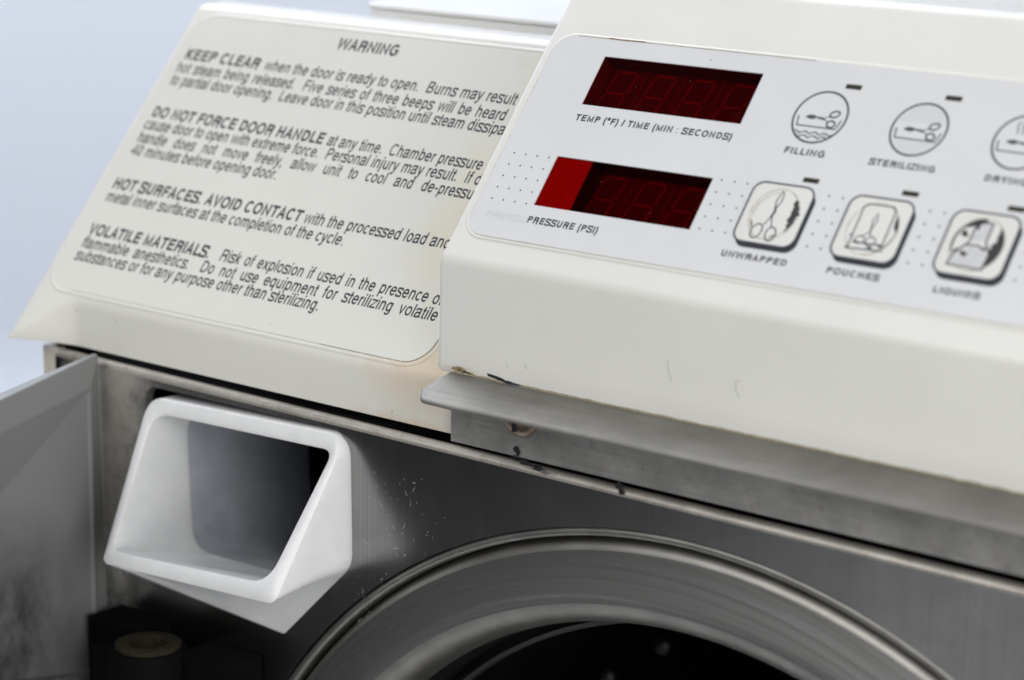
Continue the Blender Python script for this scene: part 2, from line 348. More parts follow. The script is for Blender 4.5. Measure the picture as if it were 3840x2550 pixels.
def glyph(c, s):
    h = s / 2; A, X, D = 718, 523, -207; cx, cy = 278, 262; rx, ry = 240 - h, 276 - h
    l_, r_ = 68 + h, 488 - h; ac = (l_ + r_) / 2; ar = (r_ - l_) / 2; ay = 330; ah = 538 - h - ay
    bowl = arc(290, cy, 228 - h, ry, 0, 352, 26); bowd = arc(262, cy, 228 - h, ry, 0, 352, 26)
    q = {
     'o': [arc(cx, cy, rx, ry, 0, 352, 26) + [(cx + rx, cy)]],
     'c': [arc(262, cy, 226 - h, ry, 42, 318, 20)],
     'e': [[(40 + h, 272), (516 - h, 272)] + arc(cx, 272, rx, 266 - h, 0, 180, 14)[1:] + arc(cx, cy, rx, ry, 180, 325, 14)[1:]],
     'a': [spline([(72, 365), (105, 470), (260, 538 - h), (400, 480), (425, 400), (425, 130), (440, 40 + h * .6), (520, 18 + h * .5)]), spline([(425, 310), (300, 285), (150, 255), (42 + h, 150), (95, 22 + h * .6), (210, -14 + h), (350, 55), (425, 160)])],
     'b': [[(l_, 0), (l_, A)], bowl + [bowl[0]]], 'd': [[(r_, 0), (r_, A)], bowd + [bowd[0]]],
     'p': [[(l_, D), (l_, X)], bowl + [bowl[0]]], 'q': [[(r_, D), (r_, X)], bowd + [bowd[0]]],
     'g': [[(r_, X), (r_, -40)] + arc(ac - 10, -30, ar + 8, 186 - h, 0, -160, 12)[1:], bowd + [bowd[0]]],
     'n': [[(l_, 0), (l_, X)], arc(ac, ay, ar, ah, 180, 0, 14) + [(r_, 0)]],
     'h': [[(l_, 0), (l_, A)], arc(ac, ay, ar, ah, 180, 0, 14) + [(r_, 0)]],
     'u': [[(r_, 0), (r_, X)], arc(ac, 195, ar, 209 - h, 360, 180, 14) + [(l_, X)]],
     'm': [[(l_, 0), (l_, X)], arc((l_ + 416) / 2, ay, (416 - l_) / 2, ah, 180, 0, 12) + [(416, 0)], arc((416 + 768 - h) / 2, ay, (768 - h - 416) / 2, ah, 180, 0, 12) + [(768 - h, 0)]],
     'r': [[(l_, 0), (l_, X)], arc(330, 300, 330 - l_, 236 - h, 180, 95, 8)],
     'i': [[(111, 0), (111, X)], [(111, 610), (111, A)]], 'j': [[(111, X), (111, -120), (90, D + h), (20, D + h)], [(111, 610), (111, A)]], 'l': [[(111, 0), (111, A)]],
     't': [[(139, 668), (139, 90)] + spline([(139, 90), (160, 10 + h * .6), (262, h * .8)])[1:], [(14, X - h), (260, X - h)]],
     'f': [[(139, 0), (139, 580)] + spline([(139, 580), (165, 690 - h * .5), (265, 722 - h)])[1:], [(14, X - h), (260, X - h)]],
     's': [spline([(452 - h * .3, 375), (420, 475), (255, 538 - h), (95, 480), (70 + h * .4, 390), (140, 305), (345, 245), (430, 150), (395, 40), (250, -14 + h), (90, 35), (45 + h * .3, 150)])],
     'v': [[(14 + h, X), (250, 0 + h * .6), (486 - h, X)]], 'w': [[(10 + h, X), (195, h * .5), (361, X - 20), (527, h * .5), (712 - h, X)]],
     'x': [[(15 + h, X), (485 - h, 0)], [(485 - h, X), (15 + h, 0)]], 'y': [[(14 + h, X), (258, 20)], [(486 - h, X), (235, -90), (170, -190 + h * .4), (45, -205 + h)]],
     'z': [[(35, X - h), (455, X - h), (40, h), (470, h)]], 'k': [[(l_, 0), (l_, A)], [(460 - h, X), (l_, 190)], [(215, 300), (485 - h, 0)]],
     'A': [[(18 + h, 0), (334, A - h * .4), (650 - h, 0)], [(135, 250), (533, 250)]],
     'B': [[(78 + h, h), (380, h)] + arc(395, 205, 232 - h, 205 - h, -90, 90, 10) + [(78 + h, 392 - h * .2)], [(78 + h, A - h), (370, A - h)] + arc(385, 555, 205 - h, 163 - h, 90, -90, 10) , [(78 + h, 0), (78 + h, A)]],
     'C': [arc(372, 359, 326 - h, 378 - h, 42, 318, 24)],
     'D': [[(84 + h, h), (84 + h, A - h), (320, A - h)] + arc(320, 359, 352 - h, 359 - h, 90, -90, 16)[1:] + [(84 + h, h)]],
     'E': [[(620, h), (86 + h, h), (86 + h, A - h), (610, A - h)], [(86 + h, 372), (580, 372)]], 'F': [[(86 + h, 0), (86 + h, A - h), (583, A - h)], [(86 + h, 360), (535, 360)]],
     'G': [arc(385, 359, 338 - h, 378 - h, 42, 300, 24) + [(690 - h, 120), (690 - h, 350), (400, 350)]],
     'H': [[(77 + h, 0), (77 + h, A)], [(645 - h, 0), (645 - h, A)], [(77 + h, 372), (645 - h, 372)]], 'I': [[(139, 0), (139, A)]],
     'J': [[(428 - h, A), (428 - h, 190)] + arc(222, 195, 206 - h, 214 - h, 0, -180, 12)[1:]],
     'K': [[(76 + h, 0), (76 + h, A)], [(640 - h, A), (76 + h, 230)], [(270, 400), (655 - h, 0)]], 'L': [[(76 + h, A), (76 + h, h), (537, h)]],
     'M': [[(73 + h, 0), (73 + h, A - h), (416, h * 1.2), (760 - h, A - h), (760 - h, 0)]], 'N': [[(76 + h, 0), (76 + h, A - h), (646 - h, h), (646 - h, A)]],
     'O': [arc(389, 359, 350 - h, 378 - h, 0, 352, 30) + [(739 - h, 359)]],
     'P': [[(86 + h, 0), (86 + h, A - h), (390, A - h)] + arc(395, 510, 227 - h, 208 - h, 90, -90, 12)[1:] + [(86 + h, 302 + h * .2)]],
     'Q': [arc(389, 359, 350 - h, 378 - h, 0, 352, 30) + [(739 - h, 359)], [(440, 170), (690, -20)]],
     'R': [[(88 + h, 0), (88 + h, A - h), (430, A - h)] + arc(440, 520, 232 - h, 198 - h, 90, -90, 12)[1:] + [(88 + h, 322 + h * .2)], spline([(440, 330), (590, 290), (622 - h, 180), (640 - h, 20), (668 - h * .6, 0)])],
     'S': [spline([(610 - h * .4, 505), (560, 650), (340, 737 - h), (130, 670), (75 + h * .5, 530), (160, 425), (470, 335), (595, 210), (550, 60), (345, -19 + h), (110, 50), (49 + h * .4, 230)])],
     'T': [[(305, 0), (305, A)], [(14, A - h), (597, A - h)]], 'U': [[(79 + h, A), (79 + h, 240)] + arc(361, 245, 282 - h, 264 - h, 180, 360, 16)[1:] + [(643 - h, A)]],
     'V': [[(20 + h, A), (334, h * .6), (647 - h, A)]], 'W': [[(16 + h, A), (235, h * .6), (472, A - h), (709, h * .6), (928 - h, A)]],
     'X': [[(19 + h, A), (648 - h, 0)], [(648 - h, A), (19 + h, 0)]], 'Y': [[(14 + h, A), (334, 300), (653 - h, A)], [(334, 310), (334, 0)]],
     'Z': [[(30, A - h), (570, A - h), (30, h), (588, h)]],
     '4': [[(400 - h * .2, 0), (400 - h * .2, 700), (40, 220), (523, 220)]], '0': [arc(278, 345, 228 - h, 364 - h, 0, 352, 28) + [(506 - h, 345)]],
     '.': [[(139, 0), (139, 106)]], ',': [[(139, 106), (139, 0), (105, -120)]], '-': [[(46, 274), (287, 274)]], ':': [[(139, 0), (139, 106)], [(139, 417), (139, 523)]],
     '(': [arc(330, 263, 255 - h, 500, 110, 250, 14)], ')': [arc(3, 263, 255 - h, 500, 70, -70, 14)],
     '/': [[(-5 + h, -19), (283 - h, 737)]], '\u00b0': [arc(200, 590, 110, 110, 0, 350, 16) + [(310, 590)]]}
    return q.get(c, [])
def layout(s_, sw=1.0, sp=0.0):
    x = 0; o = []
    for c in s_:
        o.append((c, x)); x += ADV.get(c, 556) * (sw if c == ' ' else 1) + sp
    return o, x
def put_text(g, s_, mp, h, x0, x1, base, cap, bold=86, sw=1.0, sp=0.0, prefix=None, slope=0.0):
    """string s_ drawn with its left edge at x0; its (visible) prefix ends at x1. bold = pen width"""
    n = len(prefix) if prefix else len(s_); pen = layout(s_[:n], sw, sp)[1] - sp - 60
    kx = (x1 - x0) / (pen - 60); ky = cap / CAPH; st = 0
    for c, px in layout(s_, sw, sp)[0]:
        for k, line in enumerate(glyph(c, bold)):
            f2 = lambda a, b_, hh: mp(x0 + (a + px - 60) * kx, base + b_ * ky + slope * (a + px - 60) * kx, hh)
            g.add(*ribbon(line, bold, f2, h + .0012 * k))
    return kx

# ------------------------------------------------------------------ setting: bench and backdrop
def struct(name, v, f, mat):
    o = mk(name, v, f, mat); o['kind'] = 'structure'; return o
struct('bench_top', *box(-330, 330, -440, 175, -ZB - 8, -ZB), m_bench)
struct('bounce_mat', *box(-210, 240, -62, 172, -ZB + .02, -ZB + .4), m_bounce)  # added unseen white mat, bounces fill light onto the undersides
struct('front_bounce_sheet', *box(-150, 300, -430, -200, -ZB + .02, -ZB + .4), m_bounce)  # added unseen white sheet, brightens the steel by its reflection
struct('floor', *box(-2500, 2500, -2500, 2500, -ZB - 210, -ZB - 200), m_table)
# seamless white sheet standing behind the machine, square to the view
d = Vector((-.6316, .7753)); sd = Vector((d.y, -d.x)); org = Vector((CAM[0], CAM[1])) + d * 560
prof = fillet([(-120, -ZB - 30, 0), (0, -ZB - 30, 100), (0, 420, 0)], 14, closed=False)
v = []
for sx in (-520, 520):
    for a, z in prof:
        p = org + d * a + sd * sx; v.append((p.x, p.y, z))
n = len(prof); f = [(i, i + 1, n + i + 1, n + i) for i in range(n - 1)]
struct('backdrop', v, f, m_sheet)

# ------------------------------------------------------------------ the steriliser
ROOT = bpy.data.objects.new('steam_steriliser', None); COL.objects.link(ROOT)
ROOT.location = w(15, 50, -ZB + .4); bpy.context.view_layer.update()
ROOT['label'] = 'cream tabletop steam steriliser with red displays, warning panel, steel front and open water spout'
ROOT['category'] = 'steriliser'

AL = math.radians(39.3); SA, CA = math.sin(AL), math.cos(AL)
def P(u, v_, h): return (u, v_ * SA - h * CA, v_ * CA + h * SA)          # control panel plane
A2 = math.radians(40.6); S2, C2 = math.sin(A2), math.cos(A2); YW, ZE = -4.0, -15.786
def L(x, t, h): return (x, YW + t * S2 - h * C2, ZE + t * C2 + h * S2)    # warning panel plane

# ---- control housing (canopy)
XR = 76.0
cprof = fillet([(-5.45, -14.6, .15), (-5.45, -6.70, 1.3), (9.35, 11.42, 1.6), (98, 11.42, 1.5), (98, -14.6, .2)], 9)
rings = []
for k in range(6):
    a = k / 5 * math.pi / 2; r = .42
    ring = inset(cprof, r * (1 - math.sin(a)))
    xs = []
    for (y, z) in ring:
        t = min(1, max(0, (-5.0 - z) / 3.0)); x0 = -1.98 - .20 * t * t * (3 - 2 * t)
        xs.append((x0 + r * (1 - math.cos(a)), y, z))
    rings.append(xs)
rings.append([(XR - .4, y, z) for y, z in cprof]); rings.append([(XR, y, z) for y, z in inset(cprof, .4)])
v, f = loft(rings)
housing = mk('control_housing', v, f, m_housing)
# openings for the two displays
def cutter(u0, u1, v0, v1):
    vv = [P(a, b_, h) for h in (-1.62, 1) for a, b_ in ((u0, v0), (u1, v0), (u1, v1), (u0, v1))]
    return vv, [(0, 3, 2, 1), (4, 5, 6, 7), (0, 1, 5, 4), (1, 2, 6, 5), (2, 3, 7, 6), (3, 0, 4, 7)]
D1 = (3.49, 16.57, 4.41, 8.37); D2 = (3.60, 16.42, -3.70, .23)
cg = G(); cg.add(*cutter(*D1)); cg.add(*cutter(*D2)); cut = cg.mk('cut', m_cavity, smooth=0)
md = housing.modifiers.new('b', 'BOOLEAN'); md.operation = 'DIFFERENCE'; md.object = cut; md.solver = 'EXACT'
bpy.context.view_layer.update()
me = bpy.data.meshes.new_from_object(housing.evaluated_get(bpy.context.evaluated_depsgraph_get()))
housing.modifiers.clear(); housing.data = me; me.name = 'control_housing'
bpy.data.objects.remove(cut)

# ---- control panel overlay
loop = rrect(-1.05, 72, -6.52, 9.73, 1.45, 8)
r1 = [(D1[0], D1[2]), (D1[1], D1[2]), (D1[1], D1[3]), (D1[0], D1[3])]; r2 = [(D2[0], D2[2]), (D2[1], D2[2]), (D2[1], D2[3]), (D2[0], D2[3])]
v, f = sheet([loop, r1, r2], P, 0.0, .07)
panel = mk('control_panel', v, f, m_label, smooth=0)
H = .075
for (ou, ov, nc, nr, rd) in ((0, 0, 4, 5, .068), (17.11, .17, 3, 5, .072), (25.26, .11, 2, 5, .078), (32.45, .075, 2, 5, .078), (39.65, .05, 2, 5, .078)):
    g = G()
    for c in range(nc):
        for r in range(nr): g.add(*disc(ou + c, ov - r * .9212, rd, P, H))
    g.mk('dot_pattern', m_ink, panel, smooth=0)
# captions
def caption(name, s, x0, x1, base, cap, mat=m_ink, bold=158, sp=45):
    g = G(); put_text(g, s, P, H, x0, x1, base, cap, bold=bold, sp=sp); return g.mk(name, mat, panel, smooth=0)
caption('caption', 'TEMP (\u00b0F) / TIME (MIN : SECONDS)', 3.62, 16.40, 3.12, .50)
caption('caption', 'PRESSURE (PSI)', 3.74, 9.62, -5.06, .51)
caption('faded_caption', 'PRESSU', .22, 3.70, -5.12, .46, m_ghost, bold=95)
caption('caption', 'FILLING', 20.64, 23.66, 2.74, .49)
caption('caption', 'STERILIZING', 26.95, 31.62, 2.71, .47)
caption('caption', 'DRYING', 35.06, 37.95, 2.63, .47)
caption('caption', 'UNWRAPPED', 19.5, 24.38, -5.16, .46)
caption('caption', 'POUCHES', 27.3, 31.0, -5.15, .45)
caption('caption', 'LIQUIDS', 34.8, 37.9, -5.25, .44)

# raised lip of the moulded recess the overlay sits in
def recess_rim(name, loop, mp, mat, par, hh=.07, wd_=.24):
    rings = []
    for k in range(7):
        a = k / 6; rings.append([mp(x, y, hh * math.sin(math.pi * min(1, .12 + a * .80)) ** .8 - .02) for x, y in inset(loop, -wd_ * (1 - a) - .015)])
    v, f = loft(rings, False, False); return mk(name, v, f, mat, par, smooth=70)
recess_rim('recess_rim', loop, P, m_housing, housing)
def seam(pts, mp, h, mat, par, wmax):
    g = G(); g.add(*ribbon(pts, wmax, mp, h)); return g.mk('grime_line', mat, par, smooth=0)
def jit(x0, x1, y, n, j): return [(x0 + (x1 - x0) * k / n, y + random.uniform(-j, j)) for k in range(n + 1)]
seam(jit(.6, 20, 9.76, 70, .012), P, .085, m_dirt, panel, .045)
seam(jit(3.2, 6.3, 9.78, 24, .03), P, .09, m_rust, panel, .09)
seam(jit(.6, 13, -6.55, 50, .012), P, .085, m_grimy, panel, .05)
seam(jit(13, 72, -6.55, 90, .01), P, .085, m_grimy, panel, .035)
for (a, b_) in ((12.06, 8.93), (-.2, 4.9), (1.2, 7.6), (2.2, 5.5), (-.3, 6.9)): gd = G(); gd.add(*disc(a, b_, .05 if a > 5 else .025, P, H, 7)); gd.mk('speck', m_ink, panel, smooth=0)
gs = G()
for k in range(46): gs.add(*disc(-1.08 + random.gauss(0, .015), -5.2 + 13.6 * k / 46 + random.uniform(-.1, .1), random.uniform(.012, .04), P, .088, 6))
gs.mk('grime_line', m_dirt, panel, smooth=0)

# ---- displays
def display(D, start, ndig, label, plate=None):
    u0, u1, v0, v1 = D; dep = -1.35
    vv = [P(a, b_, -.03) for a, b_ in ((u0 + .003, v0 + .003), (u1 - .003, v0 + .003), (u1 - .003, v1 - .003), (u0 + .003, v1 - .003))]
    win = mk('display', vv, [(0, 1, 2, 3)], m_film, smooth=0); win['label'] = label
    mu0 = u0 + .02 if plate is None else plate
    mv = [P(a, b_, h) for h in (-1.6, dep) for a, b_ in ((mu0, v0 + .02), (u1 - .02, v0 + .02), (u1 - .02, v1 - .02), (mu0, v1 - .02))]
    mk('led_module', mv, [(4, 5, 6, 7), (0, 1, 5, 4), (1, 2, 6, 5), (2, 3, 7, 6), (3, 0, 4, 7)], m_module, win, smooth=0)
    if plate is not None:
        pv = [P(a, b_, h) for h in (-1.6, -.06) for a, b_ in ((u0 + .02, v0 + .02), (plate - .02, v0 + .02), (plate - .02, v1 - .02), (u0 + .02, v1 - .02))]
        mk('backing_plate', pv, [(4, 5, 6, 7), (0, 1, 5, 4), (1, 2, 6, 5), (2, 3, 7, 6), (3, 0, 4, 7)], m_backing, win, smooth=0)
    ln = G()  # recess walls in dark colour, standing in for shade in the opening
    for (a0, b0, a1, b1) in ((u0 + .012, v1 - .012, u1 - .012, v1 - .012), (u1 - .012, v0 + .012, u1 - .012, v1 - .012), (u0 + .012, v0 + .012, u1 - .012, v0 + .012)):
        ln.add([P(a0, b0, -.06), P(a1, b1, -.06), P(a1, b1, -1.6), P(a0, b0, -1.6)], [(0, 1, 2, 3)])
    ln.mk('shade_liner', m_module, win, smooth=0)
    xa = (u0 + .012) if plate is None else plate + .01
    mk('shade_liner', [P(xa, v0 + .012, -.06), P(xa, v1 - .012, -.06), P(xa, v1 - .012, -1.34), P(xa, v0 + .012, -1.34)], [(0, 1, 2, 3)], m_shade_liner if plate is None else m_module, win, smooth=0)
    top = v1 - .29; hh = 3.5; wdt = 1.72; sl = .175; h = dep + .02
    for k in range(ndig):
        x = start + 3.2 * k; g = G()
        def q(a, t): return (x + a - sl * t, top - t)
        for (a0, t0, a1, t1) in ((.12, .0, wdt - .12, .0), (.12, hh / 2, wdt - .12, hh / 2), (.12, hh, wdt - .12, hh),
                                 (0, .12, 0, hh / 2 - .12), (wdt, .12, wdt, hh / 2 - .12), (0, hh / 2 + .12, 0, hh - .12), (wdt, hh / 2 + .12, wdt, hh - .12)):
            pa, pb = Vector(q(a0, t0)), Vector(q(a1, t1))
            if min(pa.y, pb.y) < v0 + .05: pa.y = max(pa.y, v0 + .06); pb.y = max(pb.y, v0 + .06)
            if max(pa.x, pb.x) > u1 - .1: continue
            if (pa - pb).length > .05: g.add(*ribbon([tuple(pa), tuple(pb)], .2, P, h))
        if g.v: g.mk('digit', m_segment, win, smooth=0)
        if k < ndig - 1:
            g = G(); sxx = x + 2.42
            g.add(*ribbon([(sxx, top + .1), (sxx - .12, top - 3.0)], .09, P, h)); g.mk('module_seam', m_segment, win, smooth=0)
    return win
display(D1, 4.10, 4, 'upper four digit red display window, unlit')
display(D2, 7.22, 3, 'lower three digit red display window with bright red left end', plate=6.62)

# ---- indicator lights
for (u0, v0) in ((23.02, 7.98), (30.26, 7.96), (37.45, 7.92), (22.97, .90), (30.13, .94), (37.39, .90)):
    pts = [P(a, b_, h) for h in (.06, .085) for a, b_ in ((u0 - .03, v0 - .05), (u0 + 1.12, v0 - .05), (u0 + 1.12, v0 + .30), (u0 - .03, v0 + .30))]
    mk('indicator_light', pts, [(4, 5, 6, 7), (0, 1, 5, 4), (1, 2, 6, 5), (2, 3, 7, 6), (3, 0, 4, 7)], m_led, smooth=0)

# ---- status symbols
def scissors(g, cx, cy, s, rot, h, stroke):
    c, sn = math.cos(rot), math.sin(rot)
    def q(x, y): return (cx + (x * c - y * sn) * s, cy + (x * sn + y * c) * s)
    # closed blades (leaf), pivot shank, crossing arms, two finger rings
    leaf = [(0, 0), (.22, .085), (.5, .10), (.78, .05), (1.0, 0), (.78, -.05), (.5, -.10), (.22, -.085)]
    return q, leaf
def status_icon(name, cu, cv, r, kind):
    ic = G(); ic.add(*ribbon(circle2(cu, cv, r, 56), .15, P, H, closed=True))
    # tray
    ic.add(*ribbon([(cu - 1.58, cv - .03), (cu - 1.45, cv - .74), (cu + 1.44, cv - .76), (cu + 1.62, cv - .07)], .10, P, H))
    # scissors lying in the tray, points to the left
    leaf = [(cu - 1.10, cv - .05), (cu - .80, cv + .10), (cu - .5, cv + .12), (cu - .1, cv - .02), (cu - .5, cv - .22), (cu - .8, cv - .19)]
    ic.add([P(a, b_, H) for a, b_ in leaf], [tuple(range(len(leaf)))])
    ic.add(*ribbon([(cu - .15, cv - .04), (cu + .38, cv - .10)], .17, P, H))
    ic.add(*ribbon([(cu + .25, cv - .09), (cu + .72, cv + .16)], .07, P, H)); ic.add(*ribbon([(cu + .25, cv - .10), (cu + .72, cv - .28)], .07, P, H))
    ic.add(*ribbon(circle2(cu + .98, cv + .32,   .34, 24, .22, .35), .13, P, H, closed=True))
    ic.add(*ribbon(circle2(cu + .98, cv - .43, .30, 24, .24, -.2), .13, P, H, closed=True))
    o = ic.mk(name, m_lineink, smooth=0)
    if kind == 'water':
        g = G()
        for dv in (-1.20, -1.50):
            half = math.sqrt(max(.05, (r - .04) ** 2 - (dv - .03) ** 2)); n = 60
            pts = [(cu - half + 2 * half * k / n, cv + dv + .075 * math.sin((-half + 2 * half * k / n) * 8.6 + .6)) for k in range(n + 1)]
            g.add(*ribbon(pts, .085, P, H + .003))
        g.mk('wave_lines', m_greyink, o, smooth=0)
        gg = G(); up = []; lo = []; n = 40
        for k in range(n + 1):
            x = -1.40 + 2.80 * k / n; up.append((cu + x, cv - 1.20 + .075 * math.sin(x * 8.6 + .6)))
            x2 = -1.12 + 2.24 * k / n; lo.append((cu + x2, cv - 1.50 + .075 * math.sin(x2 * 8.6 + .6)))
        vv = [P(a, b_, H - .001) for a, b_ in up] + [P(a, b_, H - .001) for a, b_ in lo]
        gg.add(vv, [(k, k + 1, n + 2 + k, n + 1 + k) for k in range(n)]); gg.mk('water_tint', m_paleink, o, smooth=0)
    if kind == 'steam':
        g = G(); k = 0
        for i in range(-9, 10):
            for j in range(-9, 10):
                a, b_ = i * .20 + (j % 2) * .10, j * .19
                if math.hypot(a, b_) < r - .16 and (b_ > .42 or b_ < -.9): g.add(*disc(cu + a, cv + b_, .032, P, H, 6))
        g.mk('steam_dots', m_lineink, o, smooth=0)
    if kind == 'heat':
        g = G()
        for i in range(4):
            x = cu - .62 + i * .36
            g.add(*ribbon([(x + .07 * math.sin(k * .9), cv + .55 + k * .11) for k in range(9)], .08, P, H))
        g.mk('heat_lines', m_lineink, o, smooth=0)
    return o
status_icon('filling_symbol', 22.127, 5.63, 1.92, 'water')
status_icon('sterilizing_symbol', 29.357, 5.60, 1.91, 'steam')
status_icon('drying_symbol', 36.50, 5.57, 1.91, 'heat')

# ---- push buttons
def button(u0, kind):
    u1, v0, v1 = u0 + 4.55, -3.93, .47; cu, cv = (u0 + u1) / 2, (v0 + v1) / 2
    face = rrect(u0, u1, v0, v1, .78, 8)
    rings = []
    for (ins, h) in ((0, .071), (.0, .10), (.22, .118), (.5, .122)):
        rings.append([P(a, b_, h) for a, b_ in (inset(face, ins) if ins else face)])
    v, f = loft(rings, cap0=False, cap1=True)
    bt = mk('push_button', v, f, m_key, smooth=60)
    sh = [(a + .26, b_ - .37) for a, b_ in face]
    mk('button_shadow_print', [P(a, b_, .082) for a, b_ in sh], [tuple(range(len(sh)))], m_ink, bt, smooth=0)
    g = G(); g.add(*ribbon(inset(face, .0), .12, P, .127, closed=True)); g.mk('button_outline', m_greyink, bt, smooth=0)
    h = .127
    def ringpatch(a0, a1, wfun, mat, name, rad=1.62, hh=h):
        n = 46; o_ = []; i_ = []
        for k in range(n + 1):
            a = a0 + (a1 - a0) * k / n; ww = wfun(k / n) * (1 + .22 * math.sin(a * 9 + rad) * math.sin(a * 5.3)); 
            o_.append((cu + rad * math.cos(a), cv + rad * math.sin(a) * 1.06)); i_.append((cu + (rad - ww) * math.cos(a), cv + (rad - ww) * math.sin(a) * 1.06))
        g = G(); g.add([P(a, b_, hh) for a, b_ in o_] + [P(a, b_, hh) for a, b_ in i_], [(k, k + 1, n + 2 + k, n + 1 + k) for k in range(n)])
        g.mk(name, mat, bt, smooth=0)
    bell = lambda c, s, a: (lambda t: a * math.exp(-((t - c) / s) ** 2) + .012)
    ringpatch(-.3, 6.0, lambda t: .09 + .03 * math.sin(t * 40), m_grimy, 'worn_ring', 1.78, .1255)
    if kind == 'scissors':
        
        for k_, (aa, rr1, r1_, r2_) in enumerate(((.50, 1.52, .30, .20), (.30, 1.46, .34, .26), (.08, 1.50, .30, .30), (-.16, 1.40, .34, .26), (-.36, 1.52, .26, .18), (.64, 1.60, .2, .12))):
            lp = blob(cu + rr1 * math.cos(aa), cv + rr1 * math.sin(aa) * 1.06, r1_, r2_, .3, 20, aa + 1.57)
            mk('worn_print', [P(x, y, h + .001 * k_) for x, y in lp], [tuple(range(len(lp)))], m_worn, bt, smooth=0)
        ringpatch(-.70, .80, lambda t: .10 + .10 * math.sin(t * 3.1), m_worn, 'worn_print', 1.66, h - .0008); ringpatch(-1.35, -.62, bell(.25, .22, .10), m_worn, 'worn_print')
        ringpatch(2.0, 4.0, bell(.86, .1, .2), m_dirt, 'worn_print'); ringpatch(1.7, 3.4, bell(.5, .5, .05), m_dirt, 'worn_print', 1.5)
        g = G()
        g.add(*ribbon([(cu - .13, cv + .55), (cu - .22, cv + .95), (cu - .12, cv + 1.40), (cu - .02, cv + 1.72), (cu + .14, cv + 1.42), (cu + .16, cv + .95), (cu - .02, cv + .45)], .085, P, h))
        g.add(*ribbon([(cu - .10, cv + .60), (cu + .0, cv + .20), (cu - .12, cv - .28)], .17, P, h))
        g.add(*ribbon([(cu - .02, cv - .02), (cu - .40, cv - .85)], .085, P, h)); g.add(*ribbon([(cu - .08, cv - .05), (cu + .22, cv - .95)], .085, P, h))
        g.add(*ribbon(circle2(cu - .72, cv - 1.33, .38, 28, .52, -.15), .10, P, h, closed=True))
        g.add(*ribbon(circle2(cu + .38, cv - 1.42, .36, 28, .50, .1), .10, P, h, closed=True))
        g.mk('scissors_symbol', m_greyink, bt, smooth=0)
    if kind == 'pouch':
        ringpatch(-.15, .75, bell(.5, .28, .34), m_worn, 'worn_print', 1.72); ringpatch(-1.2, 0, bell(.4, .6, .06), m_greyink, 'worn_print', 1.7)
        g = G()
        g.add(*ribbon([(cu - 1.14, cv - 1.50), (cu - 1.18, cv + 1.45), (cu - .9, cv + 1.68), (cu + .85, cv + 1.70), (cu + 1.1, cv + 1.45), (cu + 1.14, cv - 1.20)], .10, P, h))
        g.add(*ribbon([(cu - 1.2, cv - 1.52), (cu + 1.3, cv - 1.40)], .11, P, h)); g.add(*ribbon([(cu - .95, cv - 1.06), (cu + 1.2, cv - 1.02)], .10, P, h))
        g.add(*ribbon([(cu - .1, cv + .1), (cu - .18, cv + .6), (cu - .02, cv + 1.12), (cu + .12, cv + .6), (cu, cv + .1)], .08, P, h))
        g.add(*ribbon([(cu - .06, cv + .15), (cu - .04, cv - .25)], .12, P, h))
        g.add(*ribbon([(cu, cv - .2), (cu - .55, cv - .62)], .07, P, h)); g.add(*ribbon([(cu - .05, cv - .2), (cu + .16, cv - .6)], .07, P, h))
        g.add(*ribbon(circle2(cu - .55, cv - .85, .34, 24, .26), .08, P, h, closed=True)); g.add(*ribbon(circle2(cu + .24, cv - .88, .34, 24, .32), .08, P, h, closed=True))
        g.mk('pouch_symbol', m_lineink, bt, smooth=0)
        for (a, b_, r) in ((-1.2, -1.45, .13), (.35, -1.30, .16), (-.75, -1.02, .12), (.95, -1.1, .14), (-1.25, -.6, .1)):
            lp = blob(cu + a, cv + b_, r, r * .8); mk('worn_print', [P(x, y, h + .002) for x, y in lp], [tuple(range(len(lp)))], m_greyink, bt, smooth=0)
    if kind == 'flask':
        ringpatch(-1.02, .80, lambda t: .72 * max(.06, math.sin(t * 3.1)) + .05, m_worn, 'worn_print', 1.70)
        ringpatch(1.5, 3.6, lambda t: .12 + .36 * max(0, math.sin(t * 5 + .5)) ** 2, m_worn, 'worn_print', 1.66)
        g = G()
        g.add(*ribbon([(cu - 1.45, cv - 1.55), (cu + .95, cv - 1.62), (cu + 1.02, cv - .55), (cu + .52, cv + .25), (cu + .55, cv + 1.55)], .12, P, h))
        g.add(*ribbon([(cu - 1.45, cv - 1.55), (cu - 1.25, cv - .75), (cu - .55, cv + .15), (cu - .55, cv + 1.5), (cu + .5, cv + 1.55)], .12, P, h))
        g.add(*ribbon([(cu - .75, cv - .1), (cu + .15, cv - .05), (cu + .62, cv - .35)], .12, P, h))
        g.mk('flask_symbol', m_lineink, bt, smooth=0)
        lp = [(cu - 1.40, cv - 1.5), (cu + .9, cv - 1.56), (cu + .95, cv - .6), (cu + .6, cv - .38), (cu + .15, cv - .08), (cu - .75, cv - .13), (cu - 1.2, cv - .75)]
        mk('liquid_tint', [P(x, y, h - .0012) for x, y in lp], [tuple(range(len(lp)))], m_paleink, bt, smooth=0)
        lp = [(cu - .5, cv + .2), (cu + .48, cv + .28), (cu + .5, cv + 1.5), (cu - .5, cv + 1.45)]
        mk('neck_tint', [P(x, y, h - .0012) for x, y in lp], [tuple(range(len(lp)))], m_paleink, bt, smooth=0)
        for (a, b_, r) in ((-.62, -.72, .22), (-1.05, .62, .25), (-1.2, -.55, .15), (-.35, 1.1, .14), (.6, -.2, .12)):
            lp = blob(cu + a, cv + b_, r, r * .8); mk('worn_print', [P(x, y, h + .002) for x, y in lp], [tuple(range(len(lp)))], m_worn, bt, smooth=0)
    return bt
button(19.72, 'scissors')['label'] = 'push button with upright scissors symbol and black wear at its right'
button(26.90, 'pouch')['label'] = 'push button with scissors in a pouch symbol'
